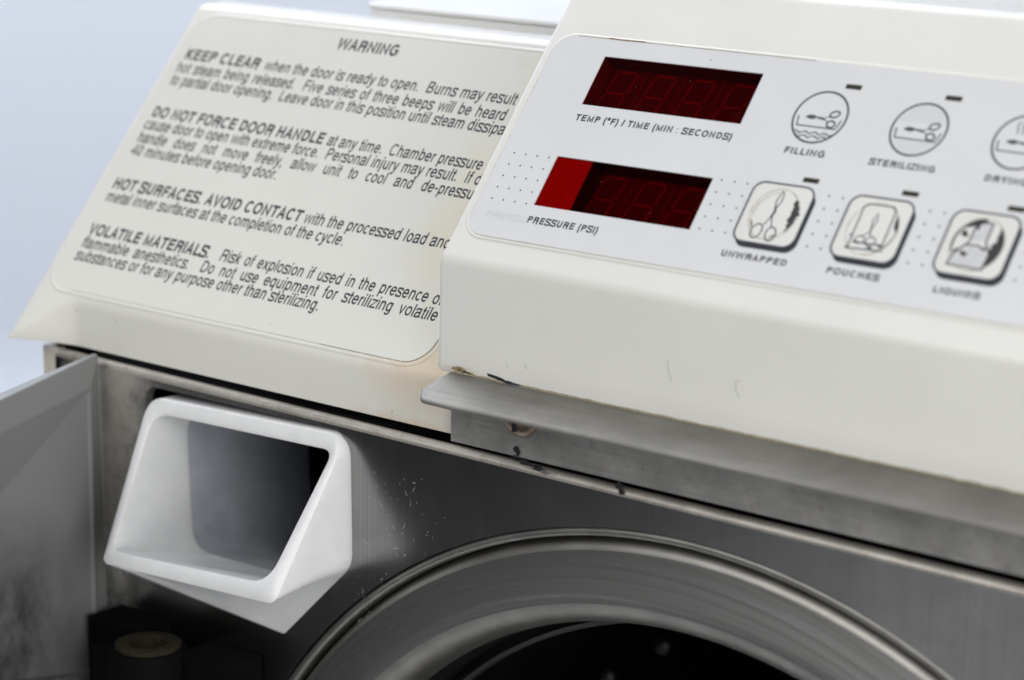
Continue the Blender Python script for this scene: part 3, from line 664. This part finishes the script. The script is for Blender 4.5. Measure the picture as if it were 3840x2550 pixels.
button(34.12, 'flask')['label'] = 'push button with flask symbol and a wide black worn crescent'

# ---- warning housing (left part of the top cover)
XL = -45.9
rings = []
def wprof(k):
    ez, ey = ZE - C2 * 4.35 * k, YW - S2 * 4.35 * k
    zb_ = -19.43 + .35 * k
    if ez < zb_ + .12: ez = zb_ + .12
    r = 1.5 * (1 - k) + .06
    return fillet([(ey, zb_, .05), (ey, ez, r), (YW + S2 * 28.45, ZE + C2 * 28.45, 1.5), (18.6, 5.78, 1.3), (19.6, -16, .2), (0.0, -19.43, .05)], 8)
xs = [XL, XL + .12, XL + .35] + [XL + .35 + (5.6 - .35) * k / 14 for k in range(1, 15)] + [XL + 8, -30, -15, -1.4]
for i, x in enumerate(xs):
    s = min(1, max(0, (x - XL - .1) / 5.4)); k = (1 - s) ** 1.6
    pr = wprof(k)
    dd = (.32, .1, 0)[i] if i < 3 else 0
    rings.append([(x, y, z) for y, z in (inset(pr, dd) if dd else pr)])
v, f = loft(rings)
whouse = mk('warning_housing', v, f, m_warn_housing, smooth=50)
lab = rrect(-45.05, -4.95, .78, 27.25, 2.2, 10)
v, f = sheet([lab], L, 0.0, .06); wl = mk('warning_label', v, f, m_warn_label, smooth=0)
recess_rim('recess_rim', lab, L, m_warn_housing, whouse, .085, .36)
seam(jit(-42, -8, .76, 110, .012), L, .075, m_grimy, wl, .05)
cr = [p for p in lab if p[0] > -7.4 and p[1] < 3.2]
seam([(x + random.uniform(-.012, .012), y - .02) for x, y in cr], L, .075, m_dirt, wl, .07); seam(jit(-15, -7.2, .74, 30, .02), L, .078, m_dirt, wl, .06)
HL = .066; CW = 1.04; SL = -.008
def wline(bold_s, b_x1, reg_s, r_x0, r_x1, base, prefix=None, sw=1.0, bx0=-44.0, slope=SL):
    g = wline.g
    if bold_s: put_text(g[0], bold_s, L, HL, bx0, b_x1, base, CW, bold=150, slope=slope)
    if reg_s: put_text(g[1], reg_s, L, HL, r_x0, r_x1, base + slope * (r_x0 + 44), CW, bold=108, prefix=prefix, sw=sw, slope=slope)
def para(lines):
    wline.g = (G(), G())
    for l in lines: wline(**l)
    if wline.g[0].v: wline.g[0].mk('warning_heading', m_greyink2, wl, smooth=0)
    if wline.g[1].v: wline.g[1].mk('warning_text', m_greyink2, wl, smooth=0)
m_greyink2 = simple('charcoal_ink', (.032, .036, .046), .45, spec=.3)
para([dict(bold_s='WARNING', b_x1=-22.2, reg_s=None, r_x0=0, r_x1=0, base=25.58, bx0=-28.55)])
para([dict(bold_s='KEEP CLEAR', b_x1=-35.55, reg_s='when the door is ready to open.  Burns may result from', r_x0=-34.8, r_x1=-8.85, base=22.92, prefix='when the door is ready to open.  Burns may result', slope=-.010),
      dict(bold_s=None, b_x1=0, reg_s='hot steam being released.  Five series of three beeps will be heard prior', r_x0=-44.15, r_x1=-9.05, base=21.62, prefix='hot steam being released.  Five series of three beeps will be heard', sw=1.35, slope=-.014),
      dict(bold_s=None, b_x1=0, reg_s='to partial door opening.  Leave door in this position until steam dissipates.', r_x0=-44.0, r_x1=-8.5, base=20.38, prefix='to partial door opening.  Leave door in this position until steam dissipa', slope=-.013)])
para([dict(bold_s='DO NOT FORCE DOOR HANDLE', b_x1=-24.85, reg_s='at any time.  Chamber pressure may', r_x0=-24.3, r_x1=-8.85, base=17.16, prefix='at any time.  Chamber pressure', slope=-.011),
      dict(bold_s=None, b_x1=0, reg_s='cause door to open with extreme force.  Personal injury may result.  If door', r_x0=-44.1, r_x1=-9.25, base=15.96, prefix='cause door to open with extreme force.  Personal injury may result.  If', slope=-.012),
      dict(bold_s=None, b_x1=0, reg_s='handle does not move freely, allow unit to cool and de-pressurize', r_x0=-44.0, r_x1=-8.35, base=14.68, prefix='handle does not move freely, allow unit to cool and de-pressu', sw=2.6, slope=-.011),
      dict(bold_s=None, b_x1=0, reg_s='40 minutes before opening door.', r_x0=-43.9, r_x1=-27.5, base=13.44, slope=-.009)])
para([dict(bold_s='HOT SURFACES. AVOID CONTACT', b_x1=-22.95, reg_s='with the processed load and', r_x0=-22.5, r_x1=-8.1, base=10.18, slope=-.004, bx0=-43.8),
      dict(bold_s=None, b_x1=0, reg_s='metal inner surfaces at the completion of the cycle.', r_x0=-43.75, r_x1=-17.7, base=8.94, slope=-.006)])
para([dict(bold_s='VOLATILE MATERIALS.', b_x1=-29.85, reg_s='Risk of explosion if used in the presence of', r_x0=-28.65, r_x1=-6.6, base=5.80, prefix='Risk of explosion if used in the presence o', sw=1.3, slope=-.006, bx0=-43.6),
      dict(bold_s=None, b_x1=0, reg_s='flammable anesthetics.  Do not use equipment for sterilizing volatile', r_x0=-43.5, r_x1=-6.03, base=4.58, sw=1.8, slope=-.008),
      dict(bold_s=None, b_x1=0, reg_s='substances or for any purpose other than sterilizing.', r_x0=-43.45, r_x1=-16.8, base=3.40, slope=-.006)])

# ---- lid on top, cover, sides
rings = []
lp = rrect(-33, -1.4, 19.6, 92, 2.5, 6)
for ins, z in ((.3, -6), (.3, 6.12), (.12, 6.15), (0, 6.25), (0, 6.42), (.12, 6.55), (.5, 6.62)): rings.append([(a, b_, z) for a, b_ in (inset(lp, ins) if ins else lp)])
v, f = loft(rings); mk('top_lid', v, f, m_lid, smooth=30)
g = G()
g.add(*box(-45, -44.4, 0.2, 98, -128, -19.9)); g.add(*box(XR - .6, XR, 0.2, 98, -128, -15))
g.add(*box(-44.4, XR - .6, 97.4, 98, -128, -15)); g.add(*box(-45, -1.5, 19.7, 98, -19.8, -6.2)); g.add(*box(-44.4, XR - .6, .2, 97.4, -128, -127.4))
g.mk('cover', m_body, smooth=0)
rings = [[(x, y, z) for x, y in rrect(-45.02, -42.75, -4.1, .15, .35, 5)] for z in (-128, -20.0)]
v, f = loft(rings); mk('side_flange', v, f, m_body, smooth=50)
g = G(); g.add(*box(-44.3, -42.9, -3.2, -1, -20.0, -19.45)); g.add(*box(-42.75, -42.3, -3.6, -.5, -23, -19.45)); g.mk('flange_seal', m_black, smooth=0)

# ---- steel front panel with openings
CX, CZ, CR = 19.1, -67.3, 44.85
YF = -5.0
def F(x, z, h): return (x, YF - h, z)
def ztop(x): return -19.98 - .0050 * x
spout_hole = fillet([(-32.2, -20.9, 1.2), (-11.2, -20.75, 1.0), (-10.9, -30.0, .6), (-17.2, -36.9, .3), (-24.0, -35.8, .3), (-30.9, -33.6, .8)], 6)
r = .55
outer = [(-42.3, -127.5), (XR - .8, -127.5), (XR - .8, ztop(XR) - r), (-42.3, ztop(-42.3) - r)]
v2, f2 = fill2d([outer, circle2(CX, CZ, CR, 160), spout_hole])
g = G(); g.add([F(a, b_, 0) for a, b_ in v2], f2)
# returned edge of the circular and spout openings
for lp, dy in ((circle2(CX, CZ, CR, 160), .45), (spout_hole, .9)):
    n = len(lp); g.add([F(a, b_, 0) for a, b_ in lp] + [F(a, b_, -dy) for a, b_ in lp], [(i, (i + 1) % n, n + (i + 1) % n, n + i) for i in range(n)])
# rolled top edge
prof = [(YF + r - r * math.cos(a), r * math.sin(a)) for a in [k / 14 * math.pi * .93 for k in range(15)]]
rr = [[(x, y, ztop(x) - r + z) for y, z in prof] for x in (-42.3, 15, XR - .8)]
v, f = loft(rr, False, False, closed=False); roll_geo = (v, f)
g.add([F(-42.3, ztop(-42.3) - r, 0), F(-42.3, -127.5, 0), F(-42.3, -127.5, -2.6), F(-42.3, ztop(-42.3) - r, -2.6)], [(0, 1, 2, 3)])
front = g.mk('front_panel', m_steel, smooth=40)
mk('rolled_edge', *roll_geo, m_roll, front, smooth=60)
# lint and scratches on the steel
def squiggle(x, z, ln, a):
    pts = []; 
    for k in range(6):
        pts.append((x, z)); x += math.cos(a) * ln / 5; z += math.sin(a) * ln / 5; a += random.uniform(-.7, .7)
    return pts
g = G()
for _ in range(24):
    x = -9.5 + random.random() * 5.5 + random.random() * 1.5; z = -22.6 - random.random() * 6.5
    g.add(*ribbon(squiggle(x, z, random.uniform(.08, .5), random.uniform(0, 3.1)), random.uniform(.010, .026), F, .02))
g.mk('lint', m_lint, front, smooth=0); g = G()
for _ in range(26):
    x = -10.1 + abs(random.gauss(0, 1.6)); z = -30 - random.random() * 5
    g.add(*ribbon(squiggle(x, z, random.uniform(.05, .25), random.uniform(1.2, 2.0)), random.uniform(.012, .028), F, .02))
g.mk('lint', m_lint, front, smooth=0); g = G()
for _ in range(16):
    g.add(*ribbon(squiggle(random.uniform(-8, 0), random.uniform(-29, -23), random.uniform(.05, .2), random.uniform(0, 3)), .018, F, .02))
g.mk('lint', m_lint, front, smooth=0)

# ---- drip ledge and strip
ys, zs_ = -5.42, -14.52
sl = .2
def LD(x, y, h): return (x, y, zs_ + sl * (y - ys) + h)
lo = fillet([(-1.0, ys + .3, 0), (-1.0, -8.3, 1.0), (.15, -9.85, 1.0), (3, -9.92, 0), (8, -9.74, 0), (74.5, -9.45, 1.0), (74.5, ys + .3, 0)], 7)
rings = []
for k in range(9):
    a = math.pi * k / 8 - math.pi / 2; rr_ = .17
    rings.append([LD(x, y, -.17 + rr_ * math.sin(a)) for x, y in inset(lo, rr_ * (1 - math.cos(a)))])
v, f = loft(rings)
ledge = mk('drip_ledge', v, f, m_ledge, smooth=50)
strip = mk('ledge_strip', *box(-.88, 74.5, -5.40, -4.85, -19.42, -14.75), m_strip, smooth=0)
# pan head screw
rings = []; cx, cz, R = 5.3, -16.55, 1.5
for k in range(7):
    a = k / 6 * math.pi / 2; rings.append([(cx + R * math.cos(a) * math.cos(t), -5.41 - .75 * math.sin(a), cz + R * math.cos(a) * math.sin(t)) for t in [i / 32 * 2 * math.pi for i in range(32)]])
rings[-1] = [(cx + .02 * math.cos(t), -6.16, cz + .02 * math.sin(t)) for t in [i / 32 * 2 * math.pi for i in range(32)]]
v, f = loft(rings, False, True)
scr = mk('screw', v, f, m_screw, ledge, smooth=60)
g = G(); g.add(*box(cx - .95, cx + .95, -6.20, -5.9, cz - .13, cz + .13)); g.add(*box(cx - .13, cx + .13, -6.21, -5.9, cz - .95, cz + .95)); g.mk('screw_recess', m_black, scr, smooth=0)
# grime where the ledge meets the housing, and black sealant remnants
def FY(y0):
    return lambda a, b_, h: (a, y0 - h, b_)
def stain(name, lp, mp, h, mat, par): mk(name, [mp(a, b_, h) for a, b_ in lp], [tuple(range(len(lp)))], mat, par, smooth=0)
FC = FY(-5.45)
for (x, z, rx, rz) in ((-.35, -14.2, .5, .12), (.25, -14.3, .6, .1), (.75, -14.36, .45, .07)): stain('rust_stain', blob(x, z, rx, rz, .5), FC, .02, m_rust, housing)
stain('sealant_remnant', blob(3.3, -14.28, .95, .13, .35, rot=-.1), FC, .03, m_black, housing); stain('sealant_remnant', blob(4.5, -14.42, .75, .10, .4, rot=-.1), FC, .025, m_greyink, housing)
for s_ in ([(17.2, -10.7), (17.28, -11.2), (17.4, -11.7), (17.6, -12.05)], [(22.75, -11.1), (22.45, -11.3), (22.5, -11.8), (22.8, -12.25)], [(4.0, -13.1), (4.15, -13.4)], [(5.6, -12.9), (5.75, -13.25)]):
    g = G(); g.add(*ribbon(s_, .09, FC, .012)); g.mk('scratch', simple('scuff', (.55, .55, .54), .5), housing, smooth=0)
# yellow seam where housing sits on ledge
g = G(); pts = [(-.6 + k * .5, -14.47 + random.uniform(-.03, .03)) for k in range(152)]; g.add(*ribbon(pts, .17, FC, .015)); g.mk('grime_line', m_dirt, housing, smooth=0)
FS = FY(-5.40)
stain('sealant_remnant', blob(5.0, -19.0, .30, .30, .3), FS, .03, m_black, strip)
for (x, z, rx, rz) in ((4.9, -19.5, .3, .14), (5.8, -19.7, .8, .18), (6.9, -19.86, .6, .16), (13.4, -20.0, .36, .34)): stain('sealant_remnant', blob(x, z, rx, rz, .45), F, .05 if x > 13 else .45, m_black, front)

# ---- chamber door seat ring and chamber
def revolve(prof, cx0, cz0, cx1=None, cz1=None, n=160):
    rings = []; L_ = len(prof)
    for i, (rad, y) in enumerate(prof):
        t = i / (L_ - 1); a = cx0 + ((cx1 if cx1 is not None else cx0) - cx0) * t; b_ = cz0 + ((cz1 if cz1 is not None else cz0) - cz0) * t
        rings.append([(a + rad * math.cos(q), y, b_ + rad * math.sin(q)) for q in [2 * math.pi * k / n for k in range(n)]])
    return loft(rings, False, False)
# bead, groove
bead = [(44.95, -4.3), (44.80, -4.6), (44.62, -4.8), (44.42, -4.86), (44.22, -4.75), (44.12, -4.4), (44.05, -3.6)]
v, f = revolve(bead, CX, CZ); mk('seal_bead', v, f, m_rim, smooth=60)
edge_ = [(44.0, -3.7), (43.72, -4.3), (43.5, -4.62), (43.2, -4.72)]
v, f = revolve(edge_, CX, CZ); mk('ring_edge', v, f, m_rim, smooth=60)
face = [(43.2, -4.72), (42, -4.74), (41, -4.74), (40, -4.74), (39.3, -4.73), (38.75, -4.68)]
nose = [(38.75, -4.68), (38.2, -4.5), (37.6, -4.1), (37.1, -3.5), (36.75, -2.8), (36.5, -2.0), (36.4, -1.0)]
v, f = revolve(face, CX, CZ, 18.45, -66.65); mk('sealing_ring', v, f, m_ring, smooth=60)
v, f = revolve(nose, 18.45, -66.65, 18.0, -66.3); mk('chamber_rim', v, f, m_rim, smooth=60)
ch = [(36.4, -1.0), (36.2, 2.4)] + [(36.1, 8 + 12 * k) for k in range(8)]
rings_v, rings_f = revolve(ch, 18.0, -66.3)
n = 160; rings_f.append(tuple((len(ch) - 1) * n + j for j in range(n)))
chm = mk('chamber', rings_v, rings_f, m_chamber, smooth=60)
v, f = revolve([(36.05, 2.5), (35.72, 2.45), (35.66, 2.6), (35.70, 3.2)], 18.3, -66.8); mk('chamber_lip', v, f, m_ring, chm, smooth=60)
for (x, z) in ((-5.9, -44.9), (-.6, -41.0)):
    rings = []
    for k in range(6):
        a = k / 5 * math.pi / 2; rings.append([(x + 1.0 * math.cos(a) * math.cos(t), 20 - .9 * math.sin(a), z + 1.0 * math.cos(a) * math.sin(t)) for t in [i / 20 * 2 * math.pi for i in range(20)]])
    v, f = loft(rings, False, True); mk('rivet', v, f, m_rivet, chm, smooth=60)

# ---- water fill spout
def ring3(keys, n=7, m=6):
    """keys: (point, radius) polygon in 3D -> rounded ring with a fixed number of points"""
    out = []; K = len(keys); arcs = []
    for i in range(K):
        p = Vector(keys[i][0]); r_ = keys[i][1]
        a = Vector(keys[i - 1][0]) - p; c = Vector(keys[(i + 1) % K][0]) - p
        la, lc = a.length, c.length; a.normalize(); c.normalize(); ang = a.angle(c)
        t = min(r_ / math.tan(ang / 2), la * .48, lc * .48)
        A, C = p + a * t, p + c * t
        arcs.append([(A * (1 - s) ** 2 + p * 2 * s * (1 - s) + C * s ** 2) for s in [k / n for k in range(n + 1)]])
    for i in range(K):
        out += arcs[i]; e = arcs[i][-1]; s0 = arcs[(i + 1) % K][0]
        out += [e.lerp(s0, k / (m + 1)) for k in range(1, m + 1)]
    return [tuple(p) for p in out]
def shrink(keys, d, dy=0.0):
    c = sum((Vector(k[0]) for k in keys), Vector()) / len(keys); o = []
    for p, r_ in keys:
        q = Vector(p); dx = c.x - q.x; dz = c.z - q.z
        o.append(((q.x + math.copysign(d, dx), q.y + dy, q.z + math.copysign(d, dz)), max(.25, r_ - d * .5)))
    return o
wall = [((-31.2, -4.3, -21.6), 1.6), ((-10.5, -4.3, -20.85), 1.6), ((-10.42, -5.02, -30.6), 2.2), ((-17.3, -5.02, -37.45), .5), ((-24.0, -5.02, -37.1), .3), ((-31.3, -5.02, -33.8), 1.0)]
rim = [((-31.0, -5.45, -21.45), 1.7), ((-10.75, -5.25, -20.95), 1.9), ((-11.25, -12.2, -31.9), .8), ((-28.8, -11.25, -33.15), .3), ((-29.9, -11.15, -33.25), .2), ((-30.35, -11.05, -33.0), .5)]
mid = [((Vector(a[0]) * .5 + Vector(b_[0]) * .5), (a[1] + b_[1]) / 2) for a, b_ in zip(wall, rim)]
back = [((p[0][0], p[0][1] + 1.2, p[0][2]), p[1]) for p in wall]
inner = [((-30.0, -6.0, -22.5), 1.7), ((-11.5, -5.85, -22.05), .9), ((-12.35, -11.75, -30.75), 2.1), ((-27.9, -10.95, -32.1), .3), ((-28.9, -10.9, -32.15), .3), ((-29.45, -10.8, -31.8), .8)]
lipo = [(Vector(a[0]).lerp(Vector(b_[0]), .25) + Vector((0, -.06, .05)), a[1]) for a, b_ in zip(rim, inner)]
lipi = [(Vector(a[0]).lerp(Vector(b_[0]), .78) + Vector((0, -.05, .05)), b_[1]) for a, b_ in zip(rim, inner)]
in1 = [((-29.6, -3.0, -23.0), 1.8), ((-12.1, -3.0, -22.8), 1.0), ((-12.6, -3.0, -32.9), 2.2), ((-16.6, -3.0, -33.6), .8), ((-25.0, -3.0, -33.8), .6), ((-29.0, -3.0, -33.8), 2.0)]
in2 = [((-29.3, -.6, -23.3), 2.0), ((-12.6, -.6, -23.4), 1.2), ((-13.2, -.6, -33.6), 2.4), ((-17.0, -.6, -34.2), 1.0), ((-25.0, -.6, -34.4), .6), ((-28.4, -.6, -34.4), 2.6)]
in3 = [((-28.5, 4.2, -23.8), 2.2), ((-11.6, 4.2, -23.6), 1.2), ((-12.2, 4.2, -34.8), 2.4), ((-16.0, 4.2, -35.4), 1.0), ((-24.5, 4.2, -35.6), .6), ((-27.5, 4.2, -35.6), 2.8)]
in4 = [((-29.0, 9.5, -23.8), 2.2), ((-11.0, 9.5, -23.6), 1.2), ((-11.6, 9.5, -37.6), 2.4), ((-15.0, 9.5, -38.3), 1.0), ((-23.0, 9.5, -38.8), .6), ((-28.0, 9.5, -38.8), 2.8)]
rings = [ring3(k) for k in (back, wall, mid, rim, lipo, lipi, inner, in1)]
v, f = loft(rings, False, False)
spout = mk('fill_spout', v, f, m_spout, smooth=55)
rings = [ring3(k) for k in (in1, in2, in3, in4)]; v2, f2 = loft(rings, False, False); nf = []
for q in f2:                      # only left wall and floor run deeper, grey to paint in shade
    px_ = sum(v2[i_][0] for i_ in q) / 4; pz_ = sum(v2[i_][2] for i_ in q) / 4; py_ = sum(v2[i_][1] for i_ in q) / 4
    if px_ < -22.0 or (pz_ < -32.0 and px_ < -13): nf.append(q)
mk('spout_shade_wall', v2, nf, m_spout_shade, spout, smooth=75)
# water tank behind the spout, its inner shade put into the black colour
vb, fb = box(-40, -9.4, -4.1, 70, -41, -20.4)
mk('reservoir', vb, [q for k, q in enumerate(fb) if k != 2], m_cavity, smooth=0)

# ---- spout door, swung open on the left
th = math.radians(14)
e = Vector((math.sin(th), -math.cos(th), 0)); mm = Vector((math.cos(th), math.sin(th), 0)); hp = Vector((-36.72, -5.5, 0))
def DR(a, z, h): p = hp + e * a + mm * h; return (p.x, p.y, z)
g = G()
top = lambda a: -19.12 - .07 * a
bot = lambda a: -46.0 + .23 * a
LN = 20.0
# frame rim (front) and edges
ro, ri = .55, 0.0
tw, rw = 2.1, 2.15                        # widths of the top band and of the hinge-side band
O = [(0, bot(0)), (LN, bot(LN)), (LN, top(LN)), (0, top(0))]
I = [(rw, bot(rw) + 1.2), (LN - 1.5, bot(LN - 1.5) + 1.2), (LN - 1.5, top(LN - 1.5) - tw), (rw, top(rw) - tw)]
vv = [DR(a, z, hh_) for (a, z), hh_ in zip(O, (.55, .55, .0, .0))] + [DR(a, z, .75) for a, z in I] + [DR(a, z, -.45 if a < 1 else -1.7) for a, z in O]
ff = [(0, 1, 5, 4), (1, 2, 6, 5), (2, 3, 7, 6), (3, 0, 4, 7), (0, 1, 9, 8), (1, 2, 10, 9), (2, 3, 11, 10), (3, 0, 8, 11), (8, 9, 10, 11)]
# recessed, faceted inner face: a sloping top facet and a deep main facet
dp = -.15
fl = [(rw + .06, bot(rw) + 1.3), (LN - 1.6, bot(LN - 1.6) + 1.3), (LN - 1.6, top(LN - 1.6) - tw - 8.5), (rw + .06, top(rw) - tw - .25)]
vv += [DR(fl[0][0], fl[0][1], .45), DR(fl[1][0], fl[1][1], -.9), DR(fl[2][0], fl[2][1], -1.35), DR(fl[3][0], fl[3][1], .5)]
ff += [(12, 13, 14, 15), (7, 6, 14, 15), (4, 7, 15, 12), (4, 5, 13, 12), (5, 6, 14, 13)]
g.add(vv, ff)
door = g.mk('spout_door', m_door, smooth=0)
md = door.modifiers.new('bev', 'BEVEL'); md.width = .13 * U; md.segments = 3; md.limit_method = 'ANGLE'; md.angle_limit = math.radians(28)
# small hinge knuckle
g = G(); rings = [[(-36.4 + .45 * math.cos(t), -5.6 + .45 * math.sin(t), z) for t in [k / 16 * 2 * math.pi for k in range(16)]] for z in (-45, -41.5)]
v, f = loft(rings); g.add(v, f); g.mk('hinge_knuckle', m_door, door, smooth=50)

# ---- door hinge bracket below the spout
bx, by, bz = -26.7, -10.0, -39.0
circ = lambda R, z, n=40: [(bx + R * math.cos(t), by + R * math.sin(t), z) for t in [2 * math.pi * k / n for k in range(n)]]
rings = [circ(3.0, -70), circ(3.0, bz - .7), circ(2.85, bz - .35), circ(2.55, bz - .3), circ(2.5, -46)]
v, f = loft(rings, True, False); g = G(); g.add(v, f)
g.add(*box(-24.6, -19.5, -9.2, -5.1, -70, -39.6)); g.add(*box(-35.0, -29.5, -8.6, -5.05, -70, -39.2)); g.add(*box(-31.5, -29.2, -11.4, -8.4, -70, -40.0))
br = g.mk('hinge_bracket', m_bracket, smooth=40)
rings = [circ(2.5, bz - .6), circ(2.5, bz - .06), circ(2.42, bz), circ(1.5, bz), circ(1.42, bz - .08), circ(1.42, bz - 5)]
v, f = loft(rings, False, False); mk('bushing', v, f, m_brass, br, smooth=40)
v, f = loft([circ(1.41, bz - 1.8), circ(1.41, bz - 2.2)], True, True); mk('hinge_pin', v, f, m_hole, br, smooth=40)

sc.render.engine = 'CYCLES'
